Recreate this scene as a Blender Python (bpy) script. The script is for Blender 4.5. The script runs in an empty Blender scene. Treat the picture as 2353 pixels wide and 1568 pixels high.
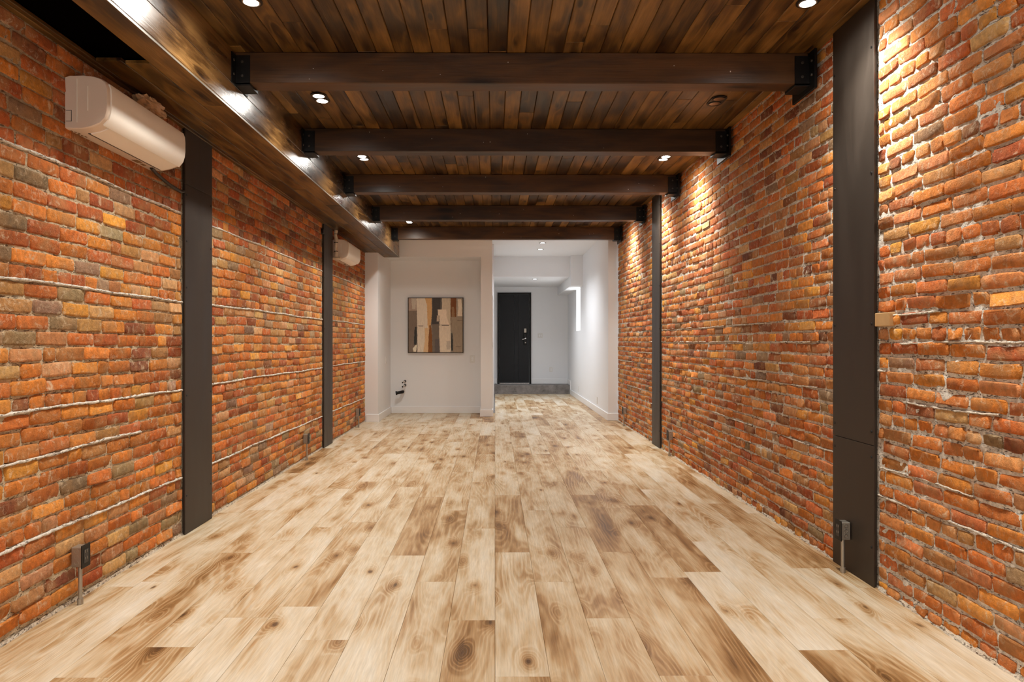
import bpy, math, random
import numpy as np
from mathutils import Vector

R = math.radians
SC = bpy.context.scene
COL = SC.collection
rnd = random.Random(7)
nrg = np.random.default_rng(11)

# ---------------------------------------------------------------- camera
cd = bpy.data.cameras.new('camera'); cam = bpy.data.objects.new('camera', cd); COL.objects.link(cam)
YAW = 0.004
cam.location = (0, 0, 1.25); cam.rotation_euler = (R(90), 0, -YAW)
cd.sensor_width = 36; cd.lens = 24.0
cd.shift_x = (39 - 1569 * YAW) / 2353.0; cd.shift_y = 0.0004
cd.clip_start = 0.05; cd.clip_end = 100
SC.camera = cam

# ---------------------------------------------------------------- world, exposure
w = bpy.data.worlds.new('world'); SC.world = w; w.use_nodes = True
w.node_tree.nodes['Background'].inputs[0].default_value = (0.8, 0.88, 1.0, 1)
w.node_tree.nodes['Background'].inputs[1].default_value = 0.6
vs = SC.view_settings
vs.view_transform = 'Standard'; vs.look = 'None'; vs.gamma = 1.0; vs.use_curve_mapping = False
vs.exposure = 0.30
SPOT_W = 105.0          # one ceiling downlight of the brick room
HALL_W = 96.0          # one hallway downlight
FILL_W = 48.0          # added fill lamp behind the camera, in an assumed shopfront window
SPOT_COL = (1.0, 0.965, 0.885)
HALL_COL = (0.93, 0.96, 1.0)

def area(name, loc, rot, sx, sy, power, colr):
    l = bpy.data.lights.new(name, 'AREA'); l.shape = 'RECTANGLE'; l.size = sx; l.size_y = sy
    l.energy = power; l.color = colr
    o = bpy.data.objects.new(name, l); COL.objects.link(o); o.location = loc; o.rotation_euler = rot
    return o
area('rear_fill', (-0.04, -1.72, 1.55), (R(90), 0, 0), 3.2, 2.3, FILL_W, (1.0, 0.93, 0.84))  # unseen fill added to brighten the brick room
area('window_daylight', (2.05, 14.65, 1.93), (0, R(90), 0), 0.85, 0.65, 14, (0.92, 0.96, 1.0))

# ---------------------------------------------------------------- helpers
def lin(c):
    return tuple(((v / 255.0 + 0.055) / 1.055) ** 2.4 if v > 10 else v / 255 / 12.92 for v in c)

def tag(o, label=None, cat=None, group=None, kind=None):
    if label: o['label'] = label
    if cat: o['category'] = cat
    if group: o['group'] = group
    if kind: o['kind'] = kind
    return o

class MB:
    """collects polygons; build() links them as one mesh object"""
    def __init__(s): s.v = []; s.f = []; s.c = []; s.m = []; s.mi = 0
    def add(s, verts, faces, col=(1, 1, 1)):
        b = len(s.v); s.v.extend([tuple(p) for p in verts])
        for f in faces:
            s.f.append(tuple(i + b for i in f)); s.c.append(col); s.m.append(s.mi)
        return s
    def box(s, x0, x1, y0, y1, z0, z1, col=(1, 1, 1), ch=0.0):
        if x0 > x1: x0, x1 = x1, x0
        if y0 > y1: y0, y1 = y1, y0
        if z0 > z1: z0, z1 = z1, z0
        if ch <= 0:
            v = [(x0, y0, z0), (x1, y0, z0), (x1, y1, z0), (x0, y1, z0), (x0, y0, z1), (x1, y0, z1), (x1, y1, z1), (x0, y1, z1)]
            return s.add(v, [(0, 3, 2, 1), (4, 5, 6, 7), (0, 1, 5, 4), (1, 2, 6, 5), (2, 3, 7, 6), (3, 0, 4, 7)], col)
        c = min(ch, (x1 - x0) * .45, (y1 - y0) * .45, (z1 - z0) * .45)
        v = []; idx = {}
        for i, (X, sx) in enumerate(((x0, 1), (x1, -1))):
            for j, (Y, sy) in enumerate(((y0, 1), (y1, -1))):
                for k, (Z, sz) in enumerate(((z0, 1), (z1, -1))):
                    for a in range(3):
                        idx[(i, j, k, a)] = len(v)
                        v.append((X + (c * sx if a != 0 else 0), Y + (c * sy if a != 1 else 0), Z + (c * sz if a != 2 else 0)))
        g = lambda i, j, k, a: idx[(i, j, k, a)]
        F = []
        for i in (0, 1):
            q = [g(i, 0, 0, 0), g(i, 1, 0, 0), g(i, 1, 1, 0), g(i, 0, 1, 0)]; F.append(q if i else q[::-1])
            q = [g(0, i, 0, 1), g(1, i, 0, 1), g(1, i, 1, 1), g(0, i, 1, 1)]; F.append(q if not i else q[::-1])
            q = [g(0, 0, i, 2), g(1, 0, i, 2), g(1, 1, i, 2), g(0, 1, i, 2)]; F.append(q if i else q[::-1])
        for i in (0, 1):
            for j in (0, 1):
                F.append([g(i, j, 0, 0), g(i, j, 1, 0), g(i, j, 1, 1), g(i, j, 0, 1)])
                F.append([g(i, 0, j, 0), g(i, 1, j, 0), g(i, 1, j, 2), g(i, 0, j, 2)])
                F.append([g(0, i, j, 1), g(1, i, j, 1), g(1, i, j, 2), g(0, i, j, 2)])
                for k in (0, 1):
                    F.append([g(i, j, k, 0), g(i, j, k, 1), g(i, j, k, 2)])
        # orient outward
        cen = Vector(((x0 + x1) / 2, (y0 + y1) / 2, (z0 + z1) / 2)); G = []
        for f in F:
            p = [Vector(v[i]) for i in f]; n = (p[1] - p[0]).cross(p[2] - p[0]); m = sum(p, Vector()) / len(p)
            G.append(tuple(f) if n.dot(m - cen) > 0 else tuple(f[::-1]))
        return s.add(v, G, col)
    def cyl(s, p0, p1, r0, r1=None, n=16, col=(1, 1, 1), caps=True):
        r1 = r0 if r1 is None else r1
        a = Vector(p0); b = Vector(p1); d = (b - a).normalized()
        u = d.orthogonal().normalized(); t = d.cross(u)
        v = []
        for P, rr in ((a, r0), (b, r1)):
            for i in range(n):
                an = 2 * math.pi * i / n
                v.append(P + u * rr * math.cos(an) + t * rr * math.sin(an))
        F = [(i, (i + 1) % n, n + (i + 1) % n, n + i) for i in range(n)]
        if caps: F += [tuple(range(n))[::-1], tuple(range(n, 2 * n))]
        return s.add(v, F, col)
    def tube(s, pts, r, n=10, col=(1, 1, 1)):
        P = [Vector(p) for p in pts]; v = []; prev = None
        for i, p in enumerate(P):
            d = (P[min(i + 1, len(P) - 1)] - P[max(i - 1, 0)]).normalized()
            if prev is None: u = d.orthogonal().normalized()
            else: u = (prev - d * prev.dot(d)).normalized()
            prev = u; t = d.cross(u); rr = r[i] if isinstance(r, (list, tuple)) else r
            for k in range(n):
                an = 2 * math.pi * k / n; v.append(p + u * rr * math.cos(an) + t * rr * math.sin(an))
        F = []
        for i in range(len(P) - 1):
            for k in range(n):
                F.append((i * n + k, i * n + (k + 1) % n, (i + 1) * n + (k + 1) % n, (i + 1) * n + k))
        F += [tuple(range(n))[::-1], tuple(range((len(P) - 1) * n, len(P) * n))]
        return s.add(v, F, col)
    def build(s, name, mat, parent=None, smooth=False, origin=None):
        me = bpy.data.meshes.new(name)
        V = np.array(s.v, dtype=float)
        if origin is None: origin = (V.min(0) + V.max(0)) / 2
        origin = np.array(origin, dtype=float)
        V = V - origin
        me.from_pydata(V.tolist(), [], s.f)
        ca = me.color_attributes.new('Col', 'FLOAT_COLOR', 'CORNER')
        arr = np.ones((len(me.loops), 4), dtype=np.float32); k = 0
        cnt = np.array([len(f) for f in s.f])
        arr[:, :3] = np.repeat(np.array(s.c, dtype=np.float32), cnt, axis=0)
        ca.data.foreach_set('color', arr.ravel())
        for m in (mat if isinstance(mat, (list, tuple)) else [mat]): me.materials.append(m)
        if isinstance(mat, (list, tuple)): me.polygons.foreach_set('material_index', s.m)
        if smooth: me.polygons.foreach_set('use_smooth', [True] * len(s.f))
        me.update()
        o = bpy.data.objects.new(name, me); COL.objects.link(o)
        po = Vector((0, 0, 0))
        if parent is not None:
            o.parent = parent; po = world_loc(parent)
        o.location = Vector(origin) - po
        return o

def world_loc(o):
    v = Vector(o.location)
    while o.parent is not None: o = o.parent; v = v + Vector(o.location)
    return v

def empty(name, loc, label, cat, group=None):
    o = bpy.data.objects.new(name, None); COL.objects.link(o); o.location = loc; o.empty_display_size = .05
    return tag(o, label, cat, group)

def soft(o, ang=35):
    """smooth shading with sharp edges above the angle"""
    me = o.data
    me.polygons.foreach_set('use_smooth', [True] * len(me.polygons))
    me.set_sharp_from_angle(angle=R(ang))
    return o

# ---------------------------------------------------------------- materials
class NT:
    def __init__(s, name):
        m = bpy.data.materials.new(name); m.use_nodes = True; s.m = m; s.t = m.node_tree
        s.b = s.t.nodes['Principled BSDF']
    def n(s, ty, **kw):
        nd = s.t.nodes.new(ty); ins = kw.pop('ins', {})
        for k, v in kw.items(): setattr(nd, k, v)
        for k, v in ins.items(): s.set(nd.inputs[k], v)
        return nd
    def set(s, sock, v):
        if hasattr(v, 'is_output') or isinstance(v, bpy.types.NodeSocket): s.t.links.new(v, sock)
        else:
            if isinstance(v, (tuple, list)) and sock.type == 'RGBA' and len(v) == 3: v = tuple(v) + (1,)
            sock.default_value = v
    def math(s, op, a, b=0.0, c=None, clamp=False):
        nd = s.n('ShaderNodeMath', operation=op, use_clamp=clamp); s.set(nd.inputs[0], a); s.set(nd.inputs[1], b)
        if c is not None: s.set(nd.inputs[2], c)
        return nd.outputs[0]
    def mix(s, f, a, b, mode='MIX'):
        nd = s.n('ShaderNodeMix', data_type='RGBA', blend_type=mode); s.set(nd.inputs[0], f); s.set(nd.inputs[6], a); s.set(nd.inputs[7], b)
        return nd.outputs[2]
    def noise(s, vec, scale, detail=3, rough=.55, dist=0):
        return s.n('ShaderNodeTexNoise', ins={'Vector': vec, 'Scale': scale, 'Detail': detail, 'Roughness': rough, 'Distortion': dist}).outputs[0]
    def ramp(s, f, pts):
        nd = s.n('ShaderNodeValToRGB'); cr = nd.color_ramp
        while len(cr.elements) < len(pts): cr.elements.new(0.5)
        for e, (p, c) in zip(cr.elements, pts):
            e.position = p; e.color = tuple(c) + (1,) if len(c) == 3 else c
        s.set(nd.inputs[0], f); return nd.outputs[0]
    def rng(s, v, a, b, c=0.0, d=1.0):
        nd = s.n('ShaderNodeMapRange', ins={0: v, 1: a, 2: b, 3: c, 4: d}); return nd.outputs[0]
    def pos(s): return s.n('ShaderNodeNewGeometry').outputs['Position']
    def vscale(s, v, sc, off=None):
        nd = s.n('ShaderNodeVectorMath', operation='MULTIPLY'); s.set(nd.inputs[0], v); s.set(nd.inputs[1], sc)
        o = nd.outputs[0]
        if off is not None:
            n2 = s.n('ShaderNodeVectorMath', operation='ADD'); s.set(n2.inputs[0], o); s.set(n2.inputs[1], off); o = n2.outputs[0]
        return o
    def col(s): return s.n('ShaderNodeVertexColor', layer_name='Col').outputs[0]
    def bump(s, h, strength=.5, dist=.01, normal=None):
        nd = s.n('ShaderNodeBump', ins={'Height': h, 'Strength': strength, 'Distance': dist})
        if normal is not None: s.set(nd.inputs['Normal'], normal)
        return nd.outputs[0]
    def out(s, **kw):
        for k, v in kw.items(): s.set(s.b.inputs[k.replace('_', ' ')], v)
        return s.m

def plain(name, rgb, rough=.6, metal=0.0, noise=0.06, spec=.5, emit=None, es=0.0):
    t = NT(name); c = lin(rgb); p = t.pos()
    f = t.noise(p, 9, 4)
    cc = t.mix(f, tuple(v * (1 - noise) for v in c), tuple(min(1, v * (1 + noise)) for v in c))
    t.out(Base_Color=cc, Roughness=rough, Metallic=metal)
    t.b.inputs['Specular IOR Level'].default_value = spec
    if emit: t.out(Emission_Color=tuple(emit) + (1,), Emission_Strength=es)
    return t.m

def mat_brick():
    t = NT('old_brick'); p = t.pos(); c = t.col()
    big = t.noise(p, 7, 3); mid = t.noise(p, 38, 4, .65); fine = t.noise(p, 170, 4, .7)
    k = t.rng(mid, .28, .72, .66, 1.26)
    c1 = t.mix(1.0, c, t.n('ShaderNodeCombineColor', ins={0: k, 1: k, 2: k}).outputs[0], 'MULTIPLY')
    # smoked/tan patches belonging to the clay itself
    c2 = t.mix(t.rng(big, .48, .70, 0, .6), c1, lin((176, 132, 84)))
    # lime smears
    sm = t.noise(p, 22, 5, .75, .8)
    c3 = t.mix(t.rng(sm, .54, .72, 0, .85), c2, lin((218, 196, 164)))
    dk = t.noise(p, 95, 3, .6)
    c4 = t.mix(t.rng(dk, .66, .78, 0, .7), c3, lin((70, 38, 20)))
    h = t.math('ADD', t.math('MULTIPLY', mid, .8), t.math('MULTIPLY', fine, .35))
    return t.out(Base_Color=c4, Roughness=.93, Normal=t.bump(h, .9, .012))

def mat_mortar():
    t = NT('lime_mortar'); p = t.pos(); c = t.col()
    a = t.noise(p, 55, 5, .7); b = t.noise(p, 6, 3); f = t.noise(p, 210, 3, .7)
    k = t.rng(a, .3, .72, .66, 1.25)
    c1 = t.mix(1.0, c, t.n('ShaderNodeCombineColor', ins={0: k, 1: k, 2: k}).outputs[0], 'MULTIPLY')
    c2 = t.mix(t.rng(b, .5, .68, 0, .3), c1, lin((178, 122, 66)))
    h = t.math('ADD', a, t.math('MULTIPLY', f, .4))
    pit = t.rng(t.noise(t.vscale(p, (1, .45, 1.5)), 75, 3, .6, 1.2), .56, .64, 0, .85)
    c3 = t.mix(pit, c2, lin((92, 62, 36)))
    h2 = t.math('SUBTRACT', h, pit)
    return t.out(Base_Color=c3, Roughness=.97, Normal=t.bump(h2, .9, .009))

def mat_wood(name, stops, axis='Y', rough=.45, ring=34.0, knotc=(30, 14, 6), knot=.10, streak=.35, across=1.0, spec=.5, bumpd=.0015, coat=0.0, tone_amt=.5, kn_scale=1.0, A=.8, B=.13, K=.32, ring_al=.75, blotch=(1.6, 7.0)):
    """procedural planks; the mesh attribute Col carries tone (r) and a random shift (g, b)"""
    t = NT(name); p = t.pos(); c = t.col()
    sep = t.n('ShaderNodeSeparateColor', ins={0: c}); tone, g, b = sep.outputs[0], sep.outputs[1], sep.outputs[2]
    off = t.n('ShaderNodeCombineXYZ', ins={0: t.math('MULTIPLY', g, 37.0), 1: t.math('MULTIPLY', b, 53.0), 2: t.math('MULTIPLY', g, 19.0)}).outputs[0]
    def sc(al, ac):
        ac *= across
        return (al, ac, ac) if axis == 'X' else (ac, al, ac)
    v1 = t.vscale(p, sc(ring_al, 5.2), off)
    n1 = t.noise(v1, 1.0, 1.5, .45, .08)
    v2 = t.vscale(p, sc(2.2, 95.0), off); n2 = t.noise(v2, 1.0, 4, .6)
    v3 = t.vscale(p, sc(*blotch), off); n3 = t.noise(v3, 1.0, 3.5, .6, .18)
    v4 = t.vscale(p, sc(9.0, 260.0), off); n4 = t.noise(v4, 1.0, 2, .6)
    # knots
    vk = t.vscale(p, sc(2.1 * kn_scale, 8.0 * kn_scale), off)
    warp = t.n('ShaderNodeVectorMath', operation='ADD'); t.set(warp.inputs[0], vk)
    t.set(warp.inputs[1], t.vscale(t.n('ShaderNodeTexNoise', ins={'Vector': v3, 'Scale': 1.2, 'Detail': 3}).outputs[1], (.35, .35, .35)))
    vor = t.n('ShaderNodeTexVoronoi', ins={'Vector': warp.outputs[0], 'Scale': 1.0}).outputs[0]
    near = t.rng(vor, 0.0, .45, 1.0, 0.0)
    rings = t.math('SINE', t.math('MULTIPLY', t.math('ADD', n1, t.math('MULTIPLY', t.math('POWER', near, 2.0), .22)), ring * 3.0))
    rg = t.rng(rings, -.2, 1.0, 0, 1)
    fac = t.math('ADD', t.math('MULTIPLY', t.math('SUBTRACT', n3, .5), A), t.math('MULTIPLY', t.math('MULTIPLY', t.math('SUBTRACT', rg, .4), t.rng(n3, .36, .58, 1.7, .35)), B))
    fac = t.math('ADD', fac, t.math('MULTIPLY', t.math('SUBTRACT', n2, .5), streak))
    fac = t.math('ADD', fac, t.math('MULTIPLY', t.math('SUBTRACT', tone, .5), tone_amt))
    fac = t.math('ADD', t.math('SUBTRACT', fac, t.math('MULTIPLY', t.math('POWER', near, 2.2), K)), .5)
    cc = t.ramp(fac, [(q, lin(k)) for q, k in stops])
    kd = t.math('MAXIMUM', t.rng(vor, knot * .45, knot, 1.0, 0.0), 0.0)
    cc = t.mix(t.math('MULTIPLY', kd, .8), cc, lin(knotc))
    k4 = t.rng(n4, .3, .7, .88, 1.08)
    cc = t.mix(1.0, cc, t.n('ShaderNodeCombineColor', ins={0: k4, 1: k4, 2: k4}).outputs[0], 'MULTIPLY')
    h = t.math('ADD', t.math('MULTIPLY', rg, .3), t.math('ADD', n2, t.math('MULTIPLY', n4, .5)))
    rr = t.rng(n3, .3, .7, rough - .07, rough + .1)
    t.out(Base_Color=cc, Roughness=rr, Normal=t.bump(h, .55, bumpd))
    t.b.inputs['Specular IOR Level'].default_value = spec
    t.b.inputs['Coat Weight'].default_value = coat; t.b.inputs['Coat Roughness'].default_value = .22
    return t.m

def mat_steel():
    t = NT('blackened_steel'); p = t.pos()
    a = t.noise(t.vscale(p, (3, 3, .6)), 2.2, 5, .6, .4); sc = t.noise(t.vscale(p, (60, 60, 1.5)), 1.0, 4, .7)
    cc = t.mix(a, lin((46, 39, 33)), lin((80, 70, 62)))
    cc = t.mix(t.rng(sc, .66, .8, 0, .18), cc, lin((120, 108, 95)))
    return t.out(Base_Color=cc, Roughness=t.rng(a, .3, .7, .42, .56), Metallic=.55, Normal=t.bump(a, .15, .002))

def mat_concrete():
    t = NT('rough_concrete'); p = t.pos()
    a = t.noise(p, 5, 6, .7); b = t.noise(p, 60, 4, .7); v = t.n('ShaderNodeTexVoronoi', ins={'Vector': p, 'Scale': 11.0}).outputs[0]
    cc = t.ramp(a, [(.3, lin((96, 90, 86))), (.5, lin((128, 122, 118))), (.72, lin((150, 145, 141)))])
    cc = t.mix(t.rng(v, .05, .12, .7, 0), cc, lin((60, 54, 50)))
    h = t.math('SUBTRACT', b, t.rng(v, .05, .14, 1, 0))
    return t.out(Base_Color=cc, Roughness=.9, Normal=t.bump(h, .6, .006))

def mat_paint(name, rgb, rough=.6):
    t = NT(name); p = t.pos(); c = lin(rgb); a = t.noise(p, 1.3, 3); b = t.noise(p, 320, 3)
    cc = t.mix(a, tuple(v * .97 for v in c), c)
    return t.out(Base_Color=cc, Roughness=rough, Normal=t.bump(b, .05, .001))

def mat_attr(name, rough=.7, nz=.12):
    t = NT(name); p = t.pos(); c = t.col()
    a = t.noise(t.vscale(p, (60, 60, 14)), 1.0, 5, .7)
    k = t.rng(a, .3, .7, 1 - nz, 1 + nz)
    cc = t.mix(1.0, c, t.n('ShaderNodeCombineColor', ins={0: k, 1: k, 2: k}).outputs[0], 'MULTIPLY')
    return t.out(Base_Color=cc, Roughness=rough, Normal=t.bump(a, .4, .002))

M = {}
M['brick'] = mat_brick(); M['mortar'] = mat_mortar()
M['floor'] = mat_wood('limed_oak_plank', [(.08, (98, 68, 38)), (.24, (144, 106, 64)), (.37, (174, 139, 97)), (.48, (194, 168, 132)), (.60, (208, 190, 162)), (.80, (217, 206, 187))],
                      'Y', rough=.40, ring=64, knotc=(76, 52, 32), knot=.08, streak=.36, across=.62, tone_amt=.32, kn_scale=1.15, A=.98, B=.07, K=.36, ring_al=.40, blotch=(1.3, 9.5))
M['ceil'] = mat_wood('stained_ceiling_board', [(.14, (34, 20, 8)), (.34, (60, 40, 16)), (.5, (92, 65, 29)), (.68, (126, 92, 44)), (.85, (154, 116, 64))],
                     'Y', rough=.36, ring=16, knotc=(26, 14, 6), knot=.12, streak=.30, tone_amt=.30, spec=.4, A=1.15, B=.12)
M['beam'] = mat_wood('dark_stained_beam', [(.15, (26, 17, 10)), (.4, (56, 37, 21)), (.6, (82, 55, 30)), (.85, (106, 72, 40))],
                     'X', rough=.42, ring=10, knotc=(16, 10, 6), knot=.16, streak=.25, tone_amt=.2, spec=.4, kn_scale=.6, A=.7, B=.10)
M['fascia'] = mat_wood('varnished_fascia_board', [(.15, (40, 24, 10)), (.38, (84, 56, 28)), (.55, (122, 88, 48)), (.8, (154, 116, 70))],
                       'Y', rough=.27, ring=16, knotc=(28, 16, 8), knot=.11, streak=.5, spec=.6, bumpd=.0022, coat=.35, A=1.0, B=.12)
M['steel'] = mat_steel()
M['white'] = mat_paint('white_wall_paint', (237, 238, 240), .55)
M['trim'] = mat_paint('white_trim_paint', (243, 243, 243), .35)
M['concrete'] = mat_concrete()
M['acwhite'] = plain('white_plastic', (222, 206, 190), .28, noise=.02)
M['acflap'] = plain('glossy_white_plastic', (244, 238, 228), .36, noise=.02)
M['black'] = plain('black_metal', (16, 15, 15), .45, .4, .1)
M['blackdoor'] = plain('black_door_paint', (24, 26, 29), .5, 0, .06, .3)
M['gap_shade'] = plain('dark_gap_shade', (6, 4, 3), .95, 0, .1, 0.0)  # near-black without gloss: the shade inside gaps is put into the colour
M['galv'] = plain('galvanised_metal', (172, 166, 155), .38, .75, .2)
M['chrome'] = plain('chrome', (215, 215, 215), .18, 1.0, .02)
M['plastic'] = plain('white_fitting_plastic', (228, 226, 222), .35, noise=.02)
M['slot'] = plain('dark_slot', (60, 56, 52), .6)
M['frame'] = plain('dark_walnut_frame', (44, 28, 16), .5)
M['canvas'] = mat_attr('painted_canvas', .75)
M['wrap'] = mat_attr('tape_wrap', .45, .10)
M['sticker'] = plain('printed_sticker', (128, 92, 52), .6)
M['indicator'] = plain('amber_indicator', (240, 150, 70), .4, emit=(1, .45, .12), es=1.5)
M['lens'] = plain('lit_lamp', (255, 255, 255), .3, emit=(1, .97, .93), es=28)
M['lensoff'] = plain('unlit_lamp', (120, 92, 66), .2, .6, .1)
M['lenshall'] = plain('lit_hall_lamp', (255, 255, 255), .3, emit=(.97, .98, 1), es=14)
M['frosted'] = plain('daylit_frosted_glass', (250, 252, 255), .3, emit=(.95, .98, 1), es=3.0)
M['shim'] = plain('weathered_softwood', (196, 158, 108), .85, 0, .2)
g = NT('clear_glass'); g.out(Base_Color=(1, 1, 1, 1), Roughness=.02); g.b.inputs['Transmission Weight'].default_value = 1; g.b.inputs['IOR'].default_value = 1.45; M['glass'] = g.m

XR, XL, H = 1.945, -2.024, 3.0
YB0, YB1 = -1.6, 10.75          # brick walls run from behind the camera to the white piers
FP = 1569.0
def px(x, y, z):
    xc = x - y * YAW; yc = y + x * YAW
    return 1137.5 + 6.3 + FP * xc / yc, 785 - FP * (z - 1.25) / yc

# ================================================================ FLOOR
fb = MB().box(XL - .1, XR + .1, YB0, 16.3, -.06, -.014)
floor = fb.build('floor', M['concrete'], origin=(0, 0, 0)); tag(floor, kind='structure')
PW, PL = .2045, 1.5
known = {0: 5.545, -1: 6.06, 1: 3.547, 2: 4.58, 3: 4.05, 4: 5.11, -2: 5.05, -3: 3.986, -4: 5.86}
tones = {(-1): .35}
n_pl = 0
for k in range(-10, 10):
    x0 = max(k * PW, XL + .002); x1 = min((k + 1) * PW, XR - .002)
    yend = 11.93 if (k + .5) * PW < -.05 else 16.24
    j = known.get(k, rnd.uniform(3, 4.5)); y = j - math.ceil((j - YB0) / PL) * PL
    while y < yend - .02:
        ya, yb = max(y, YB0 + .005), min(y + PL, yend)
        if yb - ya > .02:
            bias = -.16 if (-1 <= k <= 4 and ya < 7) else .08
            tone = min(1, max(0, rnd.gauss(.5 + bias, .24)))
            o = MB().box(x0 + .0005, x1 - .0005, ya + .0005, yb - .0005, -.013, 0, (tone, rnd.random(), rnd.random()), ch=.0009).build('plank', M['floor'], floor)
            n_pl += 1
        y += PL

# ================================================================ CEILING of boards
cb = MB().box(XL - .1, XR + .1, YB0, 10.62, H + .016, H + .07)
ceiling = cb.build('ceiling', M['gap_shade'], origin=(0, 0, H)); tag(ceiling, kind='structure')
BW = .1128; k0 = -14
xs = -1.62
n_b = 0
while xs < XR:
    y = YB0 - rnd.uniform(0, 1.6)
    while y < 10.6:
        L = rnd.choice([1.2, 1.8, 2.4, 2.4, 3.0])
        ya, yb = max(y, YB0 + .01), min(y + L, 10.6)
        if yb - ya > .05:
            MB().box(xs + .001, min(xs + BW - .001, XR + .03), ya + .0005, yb - .0005, H, H + .015, (rnd.random(), rnd.random(), rnd.random()), ch=.004).build('ceiling_board', M['ceil'], ceiling)
            n_b += 1
        y += L
    xs += BW

# ================================================================ BRICK WALLS
POSTS = {'R': [(3.45, 3.87), (7.95, 8.34), (-.95, -.55)], 'L': [(4.41, 4.83), (7.99, 8.41), (.1, .5)]}
def smooth_noise(ny, nz, cell):
    a = nrg.standard_normal((int(ny / cell) + 3, int(nz / cell) + 3))
    yi = np.arange(ny) / cell; zi = np.arange(nz) / cell
    y0 = yi.astype(int); z0 = zi.astype(int); fy = (yi - y0)[:, None]; fz = (zi - z0)[None, :]
    fy = fy * fy * (3 - 2 * fy); fz = fz * fz * (3 - 2 * fz)
    return (a[y0][:, z0] * (1 - fy) * (1 - fz) + a[y0 + 1][:, z0] * fy * (1 - fz) + a[y0][:, z0 + 1] * (1 - fy) * fz + a[y0 + 1][:, z0 + 1] * fy * fz)

PAL = dict(orange=[(212, 124, 50), (202, 112, 44), (220, 138, 58), (194, 104, 40), (208, 118, 46)],
           red=[(192, 98, 44), (180, 90, 40), (198, 104, 48), (172, 84, 38)],
           salmon=[(208, 126, 72), (202, 116, 62), (214, 134, 82)],
           tan=[(202, 152, 92), (190, 138, 78), (208, 160, 102), (182, 128, 72)],
           grey=[(156, 126, 88), (138, 110, 78), (168, 140, 102)],
           dark=[(144, 84, 44), (128, 74, 42), (154, 90, 46)])
def pick(weights):
    ks = list(weights); k = rnd.choices(ks, [weights[q] for q in ks])[0]
    c = rnd.choice(PAL[k]); j = rnd.uniform(.9, 1.08); h_ = rnd.uniform(.94, 1.07)
    return lin(tuple(min(250, max(5, v)) for v in (c[0] * j, c[1] * j * h_ * (1.03 if k in ('orange', 'red', 'salmon') else .97), c[2] * j)))

def brick(mb, X, s, ya, yb, za, zb, col, rough):
    """one weathered brick face: 5x4 grid with worn corners and a skirt into the wall"""
    L, Hh = yb - ya, zb - za; e = min(.008, L * .16)
    us = [0, e, L * .5, L - e, L]; ev = .007
    vsn = [0, ev, Hh - ev, Hh]
    lean = rnd.gauss(0, .0018 * rough); out = .0030 + abs(rnd.gauss(0, .0028)) * rough
    tilt = rnd.gauss(0, .0025)
    P = []
    for i, u in enumerate(us):
        for j, v in enumerate(vsn):
            edge = (i in (0, 4)) + (j in (0, 3))
            du = dv = 0
            if edge == 2: du = .006 * rough * (1 if i == 0 else -1) * rnd.uniform(.5, 1.2); dv = .005 * rough * (1 if j == 0 else -1) * rnd.uniform(.5, 1.2)
            n = out + lean * (j - 1.5) + (0 if edge == 0 else -.0019 * edge * rough)
            n += rnd.gauss(0, .0011 * rough)
            P.append((X - s * n, ya + u + du + rnd.gauss(0, .0020), za + v + dv + rnd.gauss(0, .0021 * rough) + tilt * (u / L - .5)))
    F = []
    for i in range(4):
        for j in range(3):
            a = i * 4 + j; q = (a, a + 4, a + 5, a + 1)
            F.append(q if s < 0 else q[::-1])
    ring = [(i, 0) for i in range(5)] + [(4, 1), (4, 2)] + [(i, 3) for i in range(4, -1, -1)] + [(0, 2), (0, 1)]
    rid = [i * 4 + j for i, j in ring]; b = len(P)
    for q in rid:
        p = P[q]; cy, cz = (ya + yb) / 2, (za + zb) / 2
        P.append((X + s * .014, p[1] + .003 * (1 if p[1] > cy else -1), p[2] + .003 * (1 if p[2] > cz else -1)))
    n = len(rid)
    for i in range(n):
        q = (rid[i], b + i, b + (i + 1) % n, rid[(i + 1) % n])
        F.append(q if s < 0 else q[::-1])
    mb.add(P, F, col)

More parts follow.
